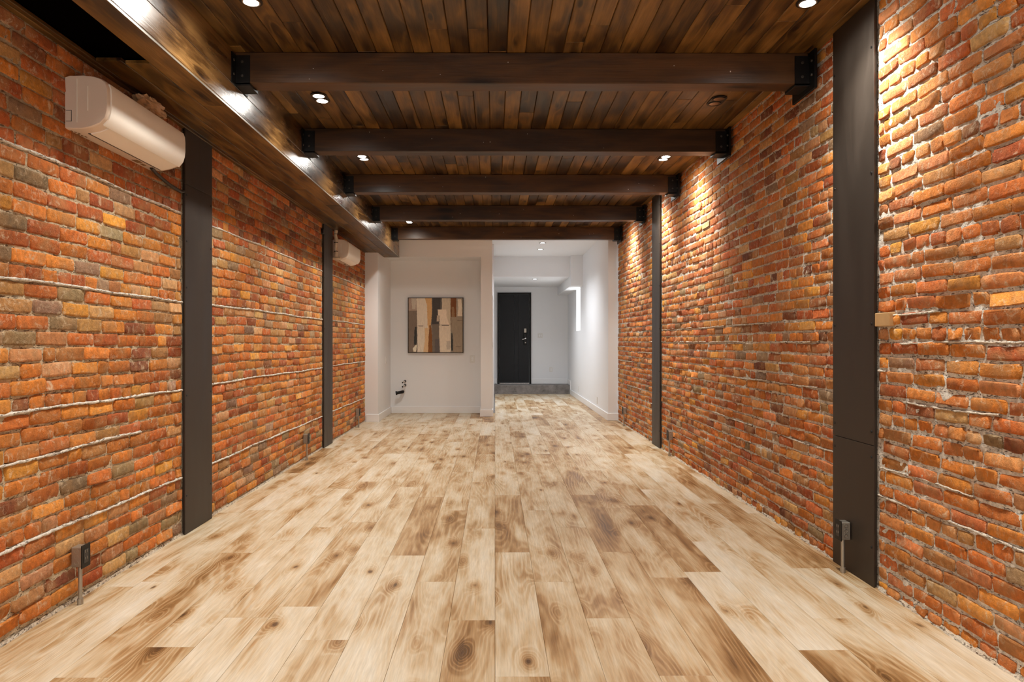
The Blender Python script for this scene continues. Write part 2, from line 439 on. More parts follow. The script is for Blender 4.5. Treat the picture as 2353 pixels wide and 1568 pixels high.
def wall(side):
    X, s = (XR, 1) if side == 'R' else (XL, -1)
    hc = .0697 if side == 'R' else .0706
    zoff = -.012 if side == 'R' else .378 - 5 * .0706 - .002
    hdr = (lambda r: r % 6 == 0) if side == 'R' else (lambda r: r % 8 == 5)
    # mortar bed as a relief sheet: this is the wall's own mesh
    cell = .0225
    ny = int((YB1 - YB0) / cell); nz = int((H + .05) / cell)
    Ys = np.linspace(YB0, YB1, ny); Zs = np.linspace(-.02, H + .03, nz)
    prof = np.clip((1.5 - Zs) / 1.2, -.3, 1)[None, :]
    d = (smooth_noise(ny, nz, 1.0) * .0016 + smooth_noise(ny, nz, 3) * .0014 + smooth_noise(ny, nz, 14) * .0009) * (1.25 if side == 'R' else 1.0) - .0017
    if side == 'R':   # ragged repointing beside the near post, proud
        d += .0010 * np.exp(-((Ys[:, None] - 3.3) / .4) ** 2)
    base = np.array(lin((240, 234, 222) if side == 'R' else (214, 194, 162)))
    V = np.stack(np.broadcast_arrays(X - s * d, Ys[:, None], Zs[None, :]), -1).reshape(-1, 3)
    idx = np.arange(ny * nz).reshape(ny, nz)
    q = np.stack([idx[:-1, :-1], idx[1:, :-1], idx[1:, 1:], idx[:-1, 1:]], -1).reshape(-1, 4)
    if s > 0: q = q[:, ::-1]
    me = bpy.data.meshes.new('wall'); me.from_pydata(V.tolist(), [], q.tolist())
    ca = me.color_attributes.new('Col', 'FLOAT_COLOR', 'POINT')
    tn = smooth_noise(ny, nz, 10)[..., None] * .08
    c = np.ones((ny * nz, 4), dtype=np.float32)
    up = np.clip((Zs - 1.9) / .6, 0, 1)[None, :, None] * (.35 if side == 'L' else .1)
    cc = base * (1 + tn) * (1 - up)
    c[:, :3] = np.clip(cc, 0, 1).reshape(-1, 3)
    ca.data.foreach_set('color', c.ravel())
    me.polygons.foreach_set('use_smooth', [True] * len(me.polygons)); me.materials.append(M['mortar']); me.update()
    wl = bpy.data.objects.new('wall_right' if side == 'R' else 'wall_left', me); COL.objects.link(wl); tag(wl, kind='structure')
    # lay the bricks
    items = []; r = 0; z = zoff
    wob1 = smooth_noise(400, 60, 25) * .006
    while z < H - .01:
        zt = z + hc; head = hdr(r)
        y = YB0 - rnd.uniform(0, .2)
        while y < YB1:
            if head: L = rnd.uniform(.098, .112)
            else:
                L = rnd.uniform(.205, .224)
                if rnd.random() < .08: L = rnd.uniform(.09, .15)
            jt = rnd.uniform(.008, .014) if side == 'L' else rnd.uniform(.010, .018)
            a, b = y, y + L - jt; y += L
            a = max(a, YB0); b = min(b, YB1)
            if b - a < .03: continue
            skip = False
            for (p0, p1) in POSTS[side]:
                if a > p0 + .0 and b < p1: skip = True
                elif a < p0 < b: b = p0 - .006
                elif a < p1 < b: a = p1 + .006
            if skip or b - a < .03: continue
            if side == 'R' and 3.3 < a < 3.45 and 1.33 < (z + zt) / 2 < 1.40 and b <= 3.45: continue
            wb = wob1[min(399, int((a - YB0) / (YB1 - YB0) * 399)), min(59, int(z * 19))] if z < H - .1 else 0
            jz = (.0130 if side == 'L' else .0172) + rnd.uniform(-.002, .003)
            za, zb = max(z + jz / 2 + wb, .003), min(zt - jz / 2 + wb, H + .02)
            if zb - za < .02: continue
            ym = (a + b) / 2; zm = (za + zb) / 2
            nn = math.sin(ym * 1.7 + zm * 2.3) * .5 + math.sin(ym * .9 - zm * 4.1 + 2) * .5
            if side == 'L':
                if zm > 2.1: wt = dict(red=5, orange=2, dark=2.6, tan=.8 + max(0, nn), grey=.3)
                elif zm > 1.25: wt = dict(orange=4.5, red=2.5, tan=2.6 + 2 * max(0, nn), grey=1.2 + .5 * max(0, nn), dark=.4)
                elif zm > .35: wt = dict(orange=9, red=2.2, tan=.9, grey=.25, dark=.5)
                else: wt = dict(orange=5, tan=2.5, red=2, grey=1.2, dark=.4)
                rough = .75 if zm > 1.2 else 1.1
            else:
                if ym < 3.5: wt = dict(salmon=4, orange=4.5, red=2, tan=.5, grey=.15, dark=.3) if zm > 1.3 else dict(orange=6, salmon=2.5, red=1, tan=.9, grey=.25, dark=.3)
                else: wt = dict(orange=5.5, red=3.4, salmon=1.2, dark=1.1, tan=1.1 + max(0, nn), grey=.45)
                rough = 1.0 if zm > 1.5 else 1.25
                if 4.2 < ym < 6.4 and zm > 1.1: rough = .6
            items.append((a, b, za, zb, pick(wt), rough))
        z = zt; r += 1
    def size(it):
        ym, zm = (it[0] + it[1]) / 2, (it[2] + it[3]) / 2
        if ym < 1: return 0
        u, v = px(X, ym, zm)
        if not (6 < u < 2347 and 4 < v < 1564): return 0
        return (it[1] - it[0]) * (it[3] - it[2]) / ym ** 3
    items.sort(key=lambda it: -size(it))
    for it in items[:300]:
        mb = MB(); brick(mb, X, s, *it); mb.build('brick', M['brick'], wl, smooth=True)
    mb = MB()
    for it in items[300:]: brick(mb, X, s, *it)
    o = mb.build('brickwork', M['brick'], wl, smooth=True); tag(o, kind='stuff')
    # long proud mortar ledges and daubs
    mb = MB()
    rows = [(8, 0), (16, 0), (24, 0), (32, 0)] if side == 'L' else []
    lines = []
    if side == 'L':
        for z_, seg in ((.378, (YB0, YB1)), (.944, (YB0, YB1)), (1.51, (YB0, YB1)), (2.075, (YB0, YB1)), (.735, (2.2, 3.9))):
            lines.append((z_, seg, .0085))
    else:
        for z_ in (.46, .63, .95, 1.13, 1.265, 1.40):
            a = 1.0
            while a < YB1 - .6:
                L = rnd.uniform(.3, 1.4)
                if rnd.random() < .55: lines.append((round((z_ - zoff) / hc) * hc + zoff, (a, min(a + L, YB1)), .0062))
                a += L + rnd.uniform(0, .5)
    for z_, (y0, y1), rad in lines:
        n = max(3, int((y1 - y0) / .03)); ph = rnd.uniform(0, 6); P = []; F = []
        for i in range(n + 1):
            y = y0 + (y1 - y0) * i / n
            wz = .0045 * math.sin(y * 2.1 + ph) + .003 * math.sin(y * 7.3 + ph * 2) + rnd.gauss(0, .0012)
            rr = rad * rnd.uniform(.6, 1.15); o_ = (.009 if side == 'L' else .006) + rnd.gauss(0, .0015)
            for k in range(5):
                an = math.pi * k / 4
                P.append((X - s * (math.sin(an) * o_ * 1.25 + .001), y, z_ + wz + math.cos(an) * rr))
        for i in range(n):
            ym = y0 + (y1 - y0) * (i + .5) / n
            if any(p0 - .01 < ym < p1 + .01 for p0, p1 in POSTS[side]): continue
            for k in range(4):
                a = i * 5 + k; q = (a, a + 5, a + 6, a + 1); F.append(q if s > 0 else q[::-1])
        mb.add(P, F, lin((238, 230, 216) if side == 'L' else (226, 214, 196)))
    o = mb.build('mortar_ledge', M['mortar'], wl, smooth=True); tag(o, kind='stuff')
    # mortar droppings along the foot of the wall
    mb = MB(); n = int((YB1 - YB0) / .03); P = []; F = []
    for i in range(n + 1):
        y = YB0 + (YB1 - YB0) * i / n; wd = (.004 + .006 * abs(math.sin(y * 5.1)) + rnd.uniform(0, .006)) * (1.2 if side == 'R' else .35); hh = .003 + rnd.uniform(0, .005)
        if any(p0 - .02 < y < p1 + .02 for p0, p1 in POSTS[side]): wd = .004; hh = .002
        for (dx, dz) in ((0, hh + .012), (wd * .4, hh), (wd, .0005), (wd, -.002)): P.append((X - s * (dx + .004), y, dz))
    for i in range(n):
        for k in range(3):
            a = i * 4 + k; q = (a, a + 4, a + 5, a + 1); F.append(q if s > 0 else q[::-1])
    mb.add(P, F, lin((226, 214, 194)))
    o = mb.build('mortar_crumbs', M['mortar'], wl, smooth=True); tag(o, kind='stuff')
    return wl
wallR = wall('R'); wallL = wall('L')
MB().box(1.918, 1.96, 3.315, 3.442, 1.325, 1.392, ch=.003).build('wooden_block', M['shim'], wallR)['label'] = 'pale wooden block wedged among the bricks'

# ================================================================ WHITE BACK PART (structure)
def struct(name, mb, mat, ch=None):
    o = mb.build(name, mat); tag(o, kind='structure'); return o
W = M['white']
struct('wall_niche_left', MB().box(-2.05, -1.818, 10.6, 12.0, -.01, 3.06), W)
struct('wall_niche_back', MB().box(-1.818, -.235, 11.89, 12.0, -.01, 3.06), W)
struct('wall_niche_header', MB().box(-1.818, -.235, 11.34, 11.89, 2.655, 3.0), W)
struct('wall_middle_pier', MB().box(-.235, -.047, 11.34, 12.3, -.01, 3.0), W)
struct('wall_hall_left', MB().box(-.235, -.022, 12.3, 16.9, -.01, 3.02), W)
mb = MB()
mb.box(1.787, 2.02, 10.77, 14.3, -.01, 3.06).box(1.787, 2.02, 15.0, 16.9, -.01, 3.06).box(1.787, 2.02, 14.3, 15.0, -.01, 1.48).box(1.787, 2.02, 14.3, 15.0, 2.40, 3.06)
struct('wall_hall_right', mb, W)
struct('wall_back', MB().box(-.235, 1.9, 16.77, 16.95, -.01, 3.0), W)
struct('ceiling_white', MB().box(-2.05, 2.02, 10.56, 14.1, 3.0, 3.1), W)
struct('ceiling_hall_drop', MB().box(-.1, 1.80, 14.07, 16.9, 2.586, 3.1), W)
struct('ceiling_hall_duct', MB().box(1.54, 1.80, 13.87, 16.9, 2.385, 3.06, ch=.004), W)
# front of the shop, behind the camera
mb = MB().box(XL - .1, -1.7, YB0 - .15, YB0, 0, 3.05).box(1.62, XR + .1, YB0 - .15, YB0, 0, 3.05).box(-1.7, 1.62, YB0 - .15, YB0, 0, .35).box(-1.7, 1.62, YB0 - .15, YB0, 2.75, 3.05)
struct('wall_front', mb, W)
wf = MB()
for xx in (-1.7, -.06, 1.57): wf.box(xx, xx + .05, YB0 - .1, YB0 - .04, .35, 2.75)
wf.box(-1.7, 1.62, YB0 - .1, YB0 - .04, .35, .4).box(-1.7, 1.62, YB0 - .1, YB0 - .04, 2.7, 2.75)
win2 = wf.build('window_2', M['black']); tag(win2, kind='structure')
MB().box(-1.65, -.06, YB0 - .075, YB0 - .069, .4, 2.7).build('pane', M['glass'], win2)
MB().box(-.01, 1.57, YB0 - .075, YB0 - .069, .4, 2.7).build('pane', M['glass'], win2)

def base(name, segs, h=.115, t=.014):
    mb = MB()
    for (x0, x1, y0, y1) in segs: mb.box(x0, x1, y0, y1, 0, h, ch=.003)
    o = mb.build(name, M['trim']); tag(o, kind='structure'); return o
t_ = .015
base('baseboard_niche_left', [(-2.0, -1.818 + t_, 10.6 - t_, 10.601), (-1.819, -1.818 + t_, 10.6012, 11.89)])
base('baseboard_niche_back', [(-1.802, -.236, 11.89 - t_, 11.891)])
base('baseboard_middle_pier', [(-.235 - t_, -.047 + t_, 11.34 - t_, 11.341), (-.235 - t_, -.2345, 11.3412, 11.8745), (-.0475, -.047 + t_, 11.3412, 11.55)])
base('baseboard_hall_right', [(1.787 - t_, 1.95, 10.77 - t_, 10.771), (1.787 - t_, 1.788, 10.7712, 16.079)])
mb = MB().box(1.787 - t_, 1.788, 16.08, 16.2, 0, .325, ch=.003).box(1.787 - t_, 1.788, 16.2, 16.77, .21, .325, ch=.003)
mb.box(.89, 1.775, 16.77 - t_, 16.771, .21, .335, ch=.003).box(-.02, .055, 16.77 - t_, 16.771, .21, .335, ch=.003)
struct('baseboard_back', mb, M['trim'])
# window at the right of the hall
win = MB()
win.box(1.93, 1.97, 14.3, 14.33, 1.48, 2.40).box(1.93, 1.97, 14.97, 15.0, 1.48, 2.40).box(1.93, 1.97, 14.33, 14.97, 1.48, 1.51).box(1.93, 1.97, 14.33, 14.97, 2.37, 2.40)
win = win.build('window_1', M['trim']); tag(win, kind='structure')
MB().box(1.945, 1.952, 14.33, 14.97, 1.51, 2.37).build('pane', M['frosted'], win)

# far black door
DX0, DX1, DZ0, DZ1, DY = .06, .887, .21, 2.447, 16.77
d = MB().box(DX0, DX0 + .045, DY - .045, DY, DZ0, DZ1, ch=.003).box(DX1 - .045, DX1, DY - .045, DY, DZ0, DZ1, ch=.003).box(DX0 + .045, DX1 - .045, DY - .045, DY, DZ1 - .045, DZ1, ch=.003)
door = d.build('door_1', M['black']); tag(door, kind='structure')
leaf = MB()
lx = [DX0 + .05, .47, .575, .775, DX1 - .05]
for i in range(3): leaf.box(lx[i] + (.001 if i else 0), lx[i + 1] - .001 if i < 2 else DX1 - .05, DY - .030, DY - .001, DZ0 + .03, DZ1 - .05, ch=.002)
leaf = leaf.build('door_leaf', M['blackdoor'], door)
lock = MB().box(.70, .782, DY - .062, DY - .032, 1.17, 1.46, ch=.008).build('lock_plate', M['black'], leaf)
MB().box(.712, .768, DY - .068, DY - .0615, 1.465, 1.565, ch=.003).build('keypad', M['galv'], leaf)
h = MB().cyl((.745, DY - .115, 1.325), (.745, DY - .06, 1.325), .014).tube([(.745, DY - .11, 1.325), (.735, DY - .115, 1.32), (.70, DY - .115, 1.305), (.665, DY - .113, 1.30)], .011)
soft(h.build('door_handle', M['chrome'], leaf))
soft(MB().cyl((.745, DY - .07, 1.22), (.745, DY - .06, 1.22), .014).build('keyhole', M['galv'], leaf))
MB().box(DX0 + .05, DX1 - .05, DY - .09, DY - .002, DZ0, DZ0 + .022, ch=.004).build('threshold', M['chrome'], door)
# white door folded in the left wall of the hall
d2 = MB().box(-.047, -.034, 11.60, 11.66, 0, 2.03).box(-.047, -.034, 12.22, 12.285, 0, 2.03).box(-.047, -.034, 11.66, 12.22, 1.97, 2.03)
d2 = d2.build('door_2', M['trim']); tag(d2, kind='structure')
MB().box(-.047, -.040, 11.662, 12.218, .01, 1.968, ch=.002).build('door_leaf', M['trim'], d2)
for z in (.30, 1.15, 1.72):
    soft(MB().cyl((-.038, 11.662, z), (-.038, 11.662, z + .09), .006, n=10).build('hinge', M['galv'], d2))

# concrete step
st = MB().box(-.021, 1.772, 16.2, 16.76, -.01, .21, ch=.006)
o = st.build('concrete_step', M['concrete']); tag(o, 'rough grey concrete step across the hall under the black door', 'step')

# ================================================================ STEEL POSTS
def screw(mb, x, y, z, s): mb.cyl((x, y, z), (x - s * .004, y, z), .008, .006, n=8)
def post(side, y0, y1, ztop, joint, label, zs):
    s = 1 if side == 'R' else -1; X = XR if s > 0 else XL
    e = empty('steel_post', (X - s * .01, (y0 + y1) / 2, 0), label, 'post', 'flat steel posts on the brick walls')
    f = X - s * .022
    MB().box(X - s * .003, f + s * .0045, y0 + .012, y1 - .012, 0.001, ztop, ch=.001).build('core', M['steel'], e)
    if joint:
        pl = MB().box(f + s * .004, f - s * .004, y0, y1, .001, joint - .0015, ch=.001).build('cover_plate', M['steel'], e)
        pu = MB().box(f + s * .004, f - s * .004, y0, y1, joint + .0015, ztop, ch=.001).build('cover_plate', M['steel'], e)
    else: pl = pu = MB().box(f + s * .004, f - s * .004, y0, y1, .001, ztop, ch=.001).build('cover_plate', M['steel'], e)
    for z in zs:
        if z > ztop - .02: continue
        for y in (y0 + .022, y1 - .022):
            mb = MB(); screw(mb, f - s * .003, y, z, s); soft(mb.build('screw', M['black'], pl if (joint and z < joint) else pu))
    return e
ZB = 2.628
post('R', 3.45, 3.87, 2.998, .72, 'wide near steel post on the right brick wall, outlet box at its foot', [.20, .66, .79, 1.34, 2.11, 2.75])
post('R', 7.95, 8.34, 2.998, None, 'narrow-looking far steel post on the right brick wall', [.2, .66, .9, 1.4, 1.9, 2.4, 2.85])
post('L', 4.41, 4.83, ZB - .001, 2.27, 'near steel post on the left brick wall beside the large air conditioner', [.25, .9, 1.6, 1.9, 2.2])
post('L', 7.99, 8.41, ZB - .001, None, 'far steel post on the left brick wall in front of the small far air conditioner', [.2, .8, 1.4, 2.0, 2.5])

# ================================================================ BOXED BEAM along the left wall
XB = -1.57; YE = 11.2; Y0 = -1.55
bb = empty('boxed_beam', (XL + .2, 4.8, ZB), 'long boxed-in wooden beam clad in stained boards along the top of the left wall', 'beam')
def tn(): return (rnd.random(), rnd.random(), rnd.random())
MB().box(XL + .004, XB - .03, Y0, YE - .03, ZB + .026, 2.995).build('core', M['gap_shade'], bb)  # blackened backing: shade of the open soffit slot painted as its colour
strips = [(-1.99, -1.963), (-1.962, -1.835), (-1.834, -1.712), (-1.711, XB + .003)]
for i, (a, b) in enumerate(strips):
    starts = {0: [Y0, 2.4, 5.3, 8.2], 1: [3.36, 5.9, 8.6], 2: [3.39, 6.2, 8.0], 3: [Y0, 1.2, 4.0, 6.9, 9.4]}[i] + [YE]
    for q in range(len(starts) - 1):
        e2 = starts[q + 1]
        if i < 2 and q == len(starts) - 2: e2 = 10.59
        MB().box(a + .0012, b - .0012, starts[q] + .0008, e2 - .0008, ZB, ZB + .018, tn(), ch=.002).build('soffit_board', M['ceil'], bb)
MB().box(XL - .002, -1.992, Y0, 10.59, ZB - .001, ZB + .03, tn(), ch=.003).build('wall_strip', M['ceil'], bb)
MB().box(XB + .0035, XB + .006, Y0, YE, ZB - .001, ZB + .008).build('edge_bead', M['galv'], bb)
fr = [(ZB + .020, 2.792), (2.794, H - .001)]
for i, (a, b) in enumerate(fr):
    starts = ([Y0, 1.3, 2.75, 4.135, 7.16, 9.5, YE] if i == 0 else [Y0, .9, 2.9, 5.62, 8.78, YE])
    for q in range(len(starts) - 1):
        MB().box(XB - .02, XB - (.001 if i else 0), starts[q] + .0008, starts[q + 1] - .0008, a, b - .0008, tn(), ch=.0018).build('fascia_board', M['fascia'], bb)
MB().box(XB - .03, XB - .012, Y0, YE, ZB + .004, ZB + .024).build('shadow_groove', M['gap_shade'], bb)
MB().box(-2.0, XB - .002, YE - .02, YE, ZB + .018, 2.998, tn()).build('end_board', M['fascia'], bb)

# ================================================================ CEILING BEAMS with hangers
BY = [4.13, 5.61, 7.15, 8.77, 10.40]; BD = .132; BZ = 2.812
names = ['nearest ceiling beam with a double lamp just behind its left end', 'second dark ceiling beam from the camera', 'middle one of the five dark ceiling beams',
         'fourth ceiling beam, last but one before the white room', 'farthest dark ceiling beam, directly against the white room']
def hanger(e, xw, s, y0, deep):
    """U-shaped steel shoe: wall plate, two cheeks, seat; s=+1 at the right wall"""
    y1 = y0 + BD; t = .007
    zb = BZ - .012
    mb = MB()
    mb.box(xw, xw - s * .09, y0 - t, y0 - .0005, BZ - .010, H - .022, ch=.001)
    mb.box(xw, xw - s * .09, y1 + .0005, y1 + t, BZ - .010, H - .022, ch=.001)
    mb.box(xw, xw - s * .09, y0 - t, y1 + t, BZ - .018, BZ - .001, ch=.001)
    if s > 0: mb.box(xw + .012, xw - .003, y0 - .075, y1 + .10, BZ - .05, H - .003, ch=.001)
    else: mb.box(xw - .0005, xw + .006, y0 - .065, y1 + .065, BZ - .018, H - .022, ch=.001)
    o = hg = mb.build('hanger', M['black'], e)
    for z in (BZ + .04, BZ + .125):
        m = MB().cyl((xw - s * .045, y0 - t, z), (xw - s * .045, y0 - t - .006, z), .009, .007, n=8)
        m.cyl((xw - s * .003, y0 - .04, z), (xw - s * .011, y0 - .04, z), .009, .007, n=8)
        mm = m.build('bolt', M['slot'], hg); soft(mm)
for i, y0 in enumerate(BY):
    e = empty('ceiling_beam', (.18, y0 + BD / 2, BZ), names[i], 'beam', 'dark ceiling beams')
    MB().box(XB + .002, 1.898, y0, y0 + BD, BZ, H - .001, tn(), ch=.004).build('timber', M['beam'], e)
    hanger(e, 1.905, 1, y0, True); hanger(e, XB + .001, -1, y0, False)
    m = MB()
    for _ in range(7):
        x = rnd.uniform(-1.3, 1.7); z = rnd.uniform(BZ + .02, H - .03); r_ = rnd.uniform(.0015, .003)
        m.box(x, x + r_ * 2, y0 - .0012, y0, z, z + r_ * rnd.uniform(1, 3))
    o = m.build('plaster_specks', M['plastic'], e); o['kind'] = 'stuff'

# ================================================================ DOWNLIGHTS
def pill(mb, cx, cy, z0, z1, hw, hl, n=10, inner=None):
    """stadium long along y; hw half width, hl half length of the straight part"""
    P = []
    for k in range(n + 1):
        a = math.pi * k / n; P.append((cx + hw * math.cos(a), cy + hl + hw * math.sin(a)))
    for k in range(n + 1):
        a = math.pi + math.pi * k / n; P.append((cx + hw * math.cos(a), cy - hl + hw * math.sin(a)))
    N = len(P); v = [(x, y, z0) for x, y in P] + [(x, y, z1) for x, y in P]
    F = [tuple(range(N))[::-1], tuple(range(N, 2 * N))] + [(i, (i + 1) % N, N + (i + 1) % N, N + i) for i in range(N)]
    mb.add(v, F); return mb
def disc_ring(mb, cx, cy, z0, z1, ro, ri, n=24):
    v = []
    for z, r_ in ((z1, ro), (z0, ro), (z0, ri), (z1, ri)):
        for k in range(n): v.append((cx + r_ * math.cos(2 * math.pi * k / n), cy + r_ * math.sin(2 * math.pi * k / n), z))
    F = []
    for a in range(3):
        for k in range(n): F.append((a * n + k, (a + 1) * n + k, (a + 1) * n + (k + 1) % n, a * n + (k + 1) % n))
    mb.add(v, F); return mb
def add_spot(e, x, y, z, power, colr, size=128, rad=.03, blend=1.0, tilt=0):
    l = bpy.data.lights.new('lamp_light', 'SPOT'); l.energy = power; l.color = colr
    l.spot_size = R(size); l.spot_blend = blend; l.shadow_soft_size = rad
    o = bpy.data.objects.new('lamp_light', l); COL.objects.link(o); o.parent = e
    o.location = Vector((x, y, z)) - world_loc(e); o.rotation_euler = (0, R(-tilt), 0)
def downlight(x, y, label, lit=True, z=H, grp='double ceiling downlights'):
    e = empty('downlight', (x, y, z), label, 'ceiling light', grp)
    soft(pill(MB(), x, y, z - .006, z - .0005, .056, .052).build('trim_plate', M['black'], e))
    m = MB()
    for k in (-1, 1):
        mm = MB(); disc_ring(mm, x, y + k * .05, z - .010, z - .006, .046, .039)
        soft(mm.build('ring', M['black'] if not lit else M['galv'], e))
        soft(MB().cyl((x, y + k * .05, z - .0085), (x, y + k * .05, z - .006), .038, n=24).build('lamp', M['lens'] if lit else M['lensoff'], e))
    if lit:
        add_spot(e, x, y - .05, z - .02, SPOT_W * (1.12 if x > 0 else .98), SPOT_COL, 98 if x > 0 else 104, tilt=13 if x > 0 else 0)
        add_spot(e, x, y + .05, z - .02, SPOT_W * .22, SPOT_COL, 170, .03, .8)
LXL, LXR = -1.252, 1.61
yl = [1.86, .24, 3.46, 4.90, 6.48, 7.88, 9.96]
lab = {3.46: 'before the nearest ceiling beam', 4.90: 'between the first and second beams', 6.48: 'between the second and third beams', 7.88: 'between the third and fourth beams', 9.96: 'between the two farthest beams',
       1.86: 'just ahead of the camera overhead', .24: 'straight above the camera'}
for y in yl:
    downlight(LXL, y, 'lit double downlight on the left, %s' % lab[y])
    if y == 4.90: downlight(LXR, 4.95, 'unlit black double downlight on the right, between the first and second beams', lit=False)
    else: downlight(LXR, y if y != 9.96 else 9.58, 'lit double downlight on the right, %s' % lab[y])
for (x, y, z, lb) in ((.845, 12.1, 3.0, 'small recessed light in the white hall ceiling, nearer of the two by the dark beam'), (.86, 12.95, 3.0, 'small recessed light in the white hall ceiling, farther one before the drop'), (.853, 14.6, 2.586, 'small recessed light in the lowered hall ceiling above the black door')):
    e = empty('recessed_light', (x, y, z), lb, 'ceiling light', 'small hall ceiling lights')
    mm = MB(); disc_ring(mm, x, y, z - .004, z - .0005, .058, .040); soft(mm.build('ring', M['slot'], e))
    soft(MB().cyl((x, y, z - .003), (x, y, z - .0008), .040, n=20).build('lamp', M['lenshall'], e))
    add_spot(e, x, y, z - .02, HALL_W * (1.0 if z > 2.8 else .75), HALL_COL, 132, .04)

# ================================================================ AIR CONDITIONERS
PROF = [(0, .002), (0, .245), (.02, .252), (.085, .254), (.135, .248), (.170, .236), (.190, .218), (.198, .195), (.200, .165), (.200, .110), (.197, .080), (.188, .050), (.165, .026), (.125, .010), (.078, .0), (.03, .0)]
def ac(y0, y1, zb, label, wrap):
    X = XL + .004
    e = empty('air_conditioner', (X, (y0 + y1) / 2, zb), label, 'air conditioner', 'wall-mounted air conditioners')
    def P(dp, z, y): return (X + dp, y, zb + z)
    n = len(PROF); cx, cz = .09, .128
    mb = MB(); v = []; sl = [(y0, .965), (y0 + .004, .99), (y0 + .012, 1.0), (y1 - .012, 1.0), (y1 - .004, .99), (y1, .965)]
    for (y, k) in sl:
        for (a, b) in PROF: v.append(P(cx + (a - cx) * k if a > .001 else 0, cz + (b - cz) * k, y))
    F = []
    for i in range(len(sl) - 1):
        for k in range(n): F.append((i * n + k, i * n + (k + 1) % n, (i + 1) * n + (k + 1) % n, (i + 1) * n + k))
    F += [tuple(range(n))[::-1], tuple(range((len(sl) - 1) * n, len(sl) * n))]
    mb.add(v, F); body = mb.build('body', M['acwhite'], e); soft(body, 40)
    # front panel: thin shell 3 mm proud from the brow to the flap
    def shell(i0, i1, ya, yb, off, name, mat, kk=1.0):
        seg = PROF[i0:i1 + 1]; m = MB(); v = []
        nn = []
        for j, (a, b) in enumerate(seg):
            p0 = seg[max(j - 1, 0)]; p1 = seg[min(j + 1, len(seg) - 1)]
            dx, dz = p1[0] - p0[0], p1[1] - p0[1]; l = math.hypot(dx, dz); nn.append((-dz / l, dx / l))
        for y in (ya, ya + .0015, yb - .0015, yb):
            oo = off if y not in (ya, yb) else -.001
            for (a, b), (nx, nz) in zip(seg, nn): v.append(P(a + abs(nx) * oo * (1 if nx <= 0 or True else 1), b + nz * oo * 0 + (oo if b > .23 else (-oo if b < .03 else 0)), y))
        q = len(seg); F = []
        for i in range(3):
            for k in range(q - 1): F.append((i * q + k, i * q + k + 1, (i + 1) * q + k + 1, (i + 1) * q + k))
        m.add(v, F); o = m.build(name, mat, e); soft(o, 30); return o
    shell(6, 12, y0 + .022, y1 - .006, .0055, 'front_panel', M['acflap'])
    shell(12, 14, y0 + .07, y1 - .03, .0045, 'air_flap', M['acflap'])
    m = MB().box(X + .163, X + .168, y0 + .06, y1 - .025, zb + .0245, zb + .0275)
    m.build('flap_seam', M['slot'], e)
    m = MB()
    m.box(*sorted((P(.066, 0, 0)[0], P(.078, 0, 0)[0])), y0 + .07, y1 - .03, zb - .0025, zb + .001)
    m.build('outlet_slot', M['slot'], e)
    m = MB()
    m.box(X + .055, X + .058, y0 - .0025, y0 + .004, zb + .03, zb + .235); m.box(X + .105, X + .108, y0 - .0028, y0 + .004, zb + .085, zb + .20)
    m.build('side_seam', M['acflap'], e)
    m = MB().box(X + .004, X + .030, y0 - .0012, y0 + .004, zb + .035, zb + .037).box(X + .004, X + .030, y0 - .0012, y0 + .004, zb + .085, zb + .087).box(X + .029, X + .031, y0 - .0012, y0 + .004, zb + .035, zb + .087)
    m.build('cable_hatch', M['slot'], e)
    MB().box(X + .02, X + .05, y1 - .25, y1 - .19, zb - .0015, zb + .001).build('sticker', M['sticker'], e)
    MB().box(X + .022, X + .040, y1 - .17, y1 - .13, zb - .0015, zb + .001).build('sticker', M['sticker'], e)
    if wrap:
        m = MB()
        for q in range(6): m.box(X + .006 + .006 * (q % 3), X + .011 + .007 * (q % 3), y0 + .03 + q * .018, y0 + .044 + q * .018, zb - .001, zb + .003)
        m.build('printed_notice', M['sticker'], e)
        m = MB(); 
        for q in range(5): m.box(X + .2035, X + .2045, y1 - .31 + q * .011, y1 - .303 + q * .011, zb + .10, zb + .112)
        m.build('nameplate', M['galv'], e)
        MB().box(X + .2035, X + .205, y1 - .09, y1 - .083, zb + .125, zb + .131).build('indicator', M['indicator'], e)
    return e
ac(3.216, 4.015, 2.250, 'large near white wall air conditioner high on the left brick wall', True)
ac(8.49, 9.22, 2.268, 'small far white wall air conditioner behind the far left steel post', False)

# crumpled foil/plastic wrap above the near unit
def crumple(name, cx, cy, cz, rx, ry, rz, seed, mat, label, cat):
    r2 = np.random.default_rng(seed); n, m = 22, 14; P = []; F = []
    for i in range(m + 1):
        th = math.pi * i / m
        for j in range(n):
            ph = 2 * math.pi * j / n; k = 1 + r2.uniform(-.28, .22)
            P.append((max(cx + rx * k * math.sin(th) * math.cos(ph), XL + .012), cy + ry * k * math.sin(th) * math.sin(ph), cz + rz * k * math.cos(th)))
    for i in range(m):
        for j in range(n): F.append((i * n + j, (i + 1) * n + j, (i + 1) * n + (j + 1) % n, i * n + (j + 1) % n))
    mb = MB(); mb.add(P, F, lin((196, 160, 120))); o = mb.build(name, mat); tag(o, label, cat); return o
crumple('plastic_wrap', -1.935, 3.84, 2.566, .05, .155, .047, 5, M['wrap'], 'crumpled clear plastic sleeve bulging above the near air conditioner', 'packaging')
# drain/line pipes
o = MB().tube([(XL + .05, 3.93, 2.248), (XL + .035, 4.02, 2.235), (XL + .022, 4.2, 2.215), (XL + .02, 4.36, 2.205), (XL + .02, 4.40, 2.215)], .010).build('refrigerant_pipe', M['steel'])
soft(o); tag(o, 'thin dark pipe running from below the near air conditioner to the steel post', 'pipe')
